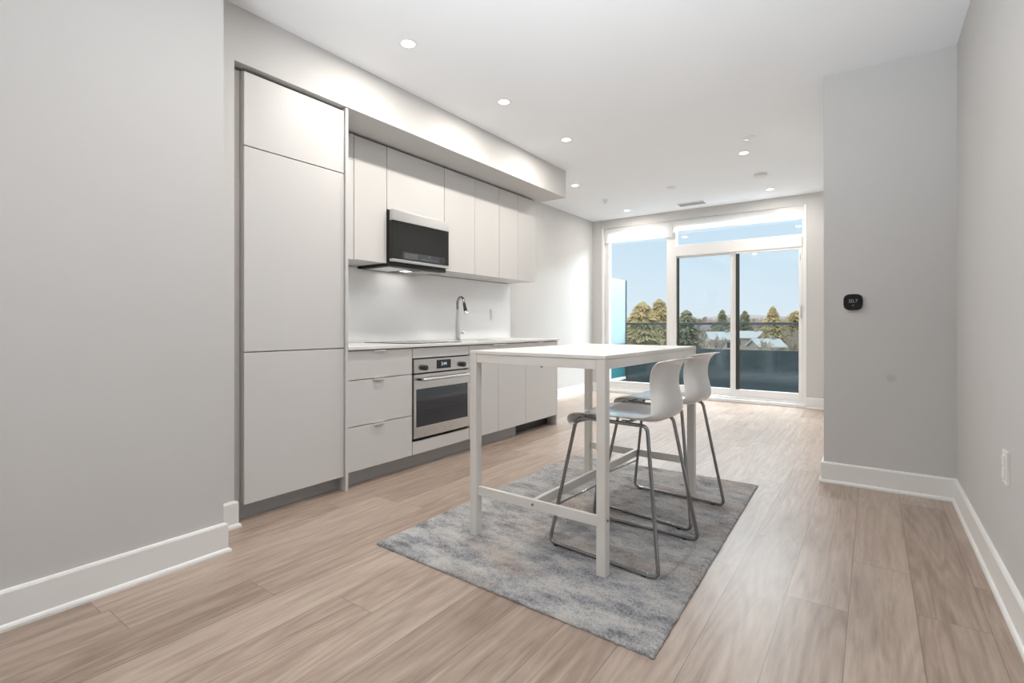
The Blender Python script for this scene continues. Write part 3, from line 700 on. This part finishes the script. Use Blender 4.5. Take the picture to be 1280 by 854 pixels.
# ------------------------------------------------------------------ outdoors
def at(u, Y):
    a = (u-CAM_CX)/CAM_F; dx_ = -math.sin(YAW)+a*math.cos(YAW); dy_ = math.cos(YAW)+a*math.sin(YAW)
    return dx_/dy_*Y, Y, dy_
def zat(u, v, Y):
    a = (u-CAM_CX)/CAM_F; dy_ = math.cos(YAW)+a*math.sin(YAW); return CAM_H + (CAM_CY-v)/CAM_F*Y/dy_
def gz(x, y): 
    t_ = min(1, max(0, (y-50)/300)); t_ = t_*t_*(3-2*t_)
    return -9.5 + 8.5*t_ + .5*math.sin(x*.05)*math.sin(y*.04)
bm = bmesh.new(); G = []
for j in range(41):
    y = 20+j*10; G.append([bm.verts.new((-330+i*12, y, gz(-330+i*12, y))) for i in range(41)])
for j in range(40):
    for i in range(40): bm.faces.new((G[j][i], G[j][i+1], G[j+1][i+1], G[j+1][i]))
mb = MB(); mb.bm.free(); mb.bm = bm; struct('ground', mb, 'ground_winter', 'pale winter ground sloping up to the woods')
bm = bmesh.new(); A = []; B = []; Cc = []
for i in range(61):
    x = -900+i*20; h_ = 11+5*math.sin(i*.33+1.2)+2.2*math.sin(i*.9)
    A.append(bm.verts.new((x, 700, -12))); B.append(bm.verts.new((x, 760, h_))); Cc.append(bm.verts.new((x, 1000, -12)))
for i in range(60):
    bm.faces.new((A[i], A[i+1], B[i+1], B[i])); bm.faces.new((B[i], B[i+1], Cc[i+1], Cc[i]))
mb = MB(); mb.bm.free(); mb.bm = bm; struct('hill_ridge', mb, 'hill', 'low hazy hill on the horizon')

def branchy(bm_, p, d, L, r, depth, rnd):
    q = p + d*L
    a = d.orthogonal().normalized(); b = d.cross(a); ns = 4
    r2 = max(r*.66, .035)
    A_ = [bm_.verts.new(p+(a*math.cos(2*PI*k/ns)+b*math.sin(2*PI*k/ns))*r) for k in range(ns)]
    B_ = [bm_.verts.new(q+(a*math.cos(2*PI*k/ns)+b*math.sin(2*PI*k/ns))*r2) for k in range(ns)]
    for k in range(ns): bm_.faces.new((A_[k], A_[(k+1) % ns], B_[(k+1) % ns], B_[k]))
    if depth == 0: return
    for i in range(3 if depth > 1 else 4):
        ax = Vector((rnd.uniform(-1, 1), rnd.uniform(-1, 1), rnd.uniform(-.25, .5)))
        nd_ = (d*1.0 + ax*.75 + Vector((0, 0, .18))).normalized()
        branchy(bm_, p+d*L*rnd.uniform(.55, 1.0), nd_, L*rnd.uniform(.55, .8), r2, depth-1, rnd)
def bare_proto(seed, m):
    rnd = random.Random(seed); bm_ = bmesh.new()
    branchy(bm_, Vector((0, 0, 0)), Vector((0, 0, 1)), 3.4, .26, 5, rnd)
    mb = MB(); mb.bm.free(); mb.bm = bm_
    return mb.build('bare_tree', m)
def conifer(name, label, loc, h_, w_, m, seed, n=1500, pw=.7, group=None):
    rnd = random.Random(seed); t = thing(name, label, 'tree', loc, group=group)
    mb = MB(); mb.tube([(0, 0, 0), (0, 0, h_*.97)], [h_*.022, h_*.004], 6); mb.build('trunk', 'bark', t, local=True)
    mb = MB(); bm_ = mb.bm
    for i in range(n):
        f = rnd.random()**.8; z = h_*(.12+.88*f); R = w_*.5*(1-f)**pw*(0.75+.5*rnd.random())*(.6+.4*abs(math.sin(f*23)))
        a = rnd.uniform(0, 2*PI); rr_ = R*rnd.uniform(.25, 1)
        c = Vector((rr_*math.cos(a), rr_*math.sin(a), z-rr_*.25)); s = h_*.035*rnd.uniform(.6, 1.5)
        o = Vector((math.cos(a), math.sin(a), -.3)).normalized(); sd = Vector((-math.sin(a), math.cos(a), rnd.uniform(-.5, .5)))
        v = [bm_.verts.new(c+o*s), bm_.verts.new(c+sd*s*.5-o*s*.4), bm_.verts.new(c-sd*s*.5-o*s*.4), bm_.verts.new(c+Vector((0, 0, s*.45)))]
        bm_.faces.new((v[0], v[1], v[3])); bm_.faces.new((v[0], v[3], v[2])); bm_.faces.new((v[1], v[2], v[3])); bm_.faces.new((v[0], v[2], v[1]))
    me = bpy.data.meshes.new('foliage'); bmesh.ops.recalc_face_normals(bm_, faces=bm_.faces); bm_.to_mesh(me); bm_.free(); me.materials.append(M[m])
    o = bpy.data.objects.new('foliage', me); C.objects.link(o); o.parent = t
    return t
def tree_at(u, Y, vt, w_, m, seed, label, n=1500, pw=.7):
    x, y, _ = at(u, Y); zt_ = zat(u, vt, Y); z0_ = gz(x, y)-.3
    return conifer('evergreen_tree', label, (x, y, z0_), zt_-z0_, w_, m, seed, n, pw)
tree_at(803, 48, 380, 5.2, 'needles_gold', 5, 'large golden green evergreen seen through the left window', 6000, .38)
tree_at(824, 62, 376, 5.0, 'needles_gold', 15, 'smaller golden evergreen close behind the large one in the left window', 3500, .45)
tree_at(858, 85, 389, 6.5, 'needles_green', 6, 'bushy olive evergreen behind the left edge of the sliding door', 3000, .4)
tree_at(903, 150, 388, 7.0, 'needles_green', 7, 'dark evergreen just left of the middle door stile', 1500, .5)
tree_at(931, 165, 389, 7.0, 'needles_green', 8, 'dark evergreen just right of the middle door stile', 1500, .5)
tree_at(966, 130, 384, 9.0, 'needles_gold', 9, 'pointed golden evergreen in the middle of the right door pane', 2500)
tree_at(996, 180, 389, 13., 'needles_gold', 10, 'broad golden evergreen at the right edge of the right door pane', 2500, .35)
x, y, _ = at(875, 105)
br = [bare_proto(1, 'bark_pale'), bare_proto(2, 'bark'), bare_proto(3, 'bark_pale'), bare_proto(4, 'bark')]
rnd = random.Random(21); k = 0
HS = [(900, 416, 125, 5.5, 5, 3.4, 'roof_snow', 'house_wall', .5, 'pale roofed house left of the middle door stile'),
      (938, 415, 140, 6, 6, 3.2, 'roof_snow', 'house_tan', -.3, 'pale roofed house right of the middle door stile'),
      (882, 407, 215, 9, 8, 4, 'roof_grey', 'house_wall', .1, 'grey roofed building behind the trees in the left door pane'),
      (957, 425, 105, 4.5, 5, 2.6, 'roof_snow', 'house_tan', .6, 'small tan house low in the right door pane'),
      (982, 409, 225, 11, 7, 4, 'roof_grey', 'house_wall', -.2, 'grey roofed house between the golden trees in the right door pane')]
HP = [at(h_[0], h_[2])[:2] for h_ in HS]
TP = [at(u, Y)[:2] for u, Y in ((803, 48), (824, 62), (858, 85), (903, 150), (931, 165), (966, 130), (996, 180))]
for i in range(900):
    u = rnd.uniform(778, 1012); Y = rnd.uniform(95, 330)
    x, y, _ = at(u, Y); z = gz(x, y)-.2
    if k >= 110: break
    if min(math.hypot(x-p[0], y-p[1]) for p in TP+HP) < 7.5: continue
    TP.append((x, y))
    if k < 4: o = br[k]
    else: o = br[k % 4].copy(); C.objects.link(o)
    o.location = (x, y, z); o.rotation_euler = (0, 0, rnd.uniform(0, 6.28))
    s = (zat(u, rnd.uniform(386, 400), Y) - z)/12.5
    s = min(1.25, max(.5, s)); o.scale = (s*1.1, s*1.1, s)
    tag(o, 'bare leafless tree in the winter woods beyond the balcony', 'tree', 'bare trees in the woods beyond the balcony'); k += 1
# uncountable brush
bm_ = bmesh.new(); rnd = random.Random(5)
for i in range(15000):
    Y = rnd.uniform(150, 340); u = rnd.uniform(755, 1030); x, y, _ = at(u, Y); z = gz(x, y); h_ = rnd.uniform(3, 8.5)
    if min(math.hypot(x-p[0], y-p[1]) for p in HP) < 8: continue
    ln = Vector((rnd.uniform(-.35, .35), rnd.uniform(-.2, .2), 1)).normalized()*h_; w_ = rnd.uniform(.1, .32)
    p = Vector((x, y, z-.3)); a_ = Vector((w_, 0, 0)); b_ = Vector((0, w_, 0))
    v = [bm_.verts.new(p+a_), bm_.verts.new(p-a_*.5+b_), bm_.verts.new(p-a_*.5-b_), bm_.verts.new(p+ln)]
    bm_.faces.new((v[0], v[1], v[3])); bm_.faces.new((v[1], v[2], v[3])); bm_.faces.new((v[2], v[0], v[3]))
mb = MB(); mb.bm.free(); mb.bm = bm_
tag(mb.build('brushwood', 'bark_pale'), 'hazy brown brushwood covering the far slope', 'brushwood', kind='stuff')
def house(u, v, Y, w_, d_, h_, roofm, wallm, rz, label):
    x, y, _ = at(u, Y); zr = zat(u, v, Y); z0_ = gz(x, y)-.5; eh = zr-h_*.45
    t = thing('house', label, 'house', (x, y, z0_), rz)
    e = eh-z0_
    MB().box(-w_/2, w_/2, -d_/2, d_/2, 0, e).build('wall', wallm, t, local=True)
    r_ = zr-z0_
    mb = MB(); mb.prism([(-d_/2-.4, e-.2), (0, r_), (d_/2+.4, e-.2), (d_/2+.4, e), (0, r_+.25), (-d_/2-.4, e)], 'x', -w_/2-.4, w_/2+.4); mb.build('roof', roofm, t, local=True)
    mb = MB()
    mb.prism([(-d_/2, e-.05), (0, r_-.1), (d_/2, e-.05)], 'x', -w_/2+.02, w_/2-.02); mb.build('gable', wallm, t, local=True)
    for s in (-1, 1):
        MB().box(s*w_*.25-.5, s*w_*.25+.5, -d_/2-.06, -d_/2+.02, e-1.9, e-.7).build('window', 'panel_grey', t, local=True)
    MB().box(w_*.2, w_*.2+.7, -.35, .35, e, r_+.8).build('chimney', 'house_tan', t, local=True)
for h_ in HS: house(*h_)
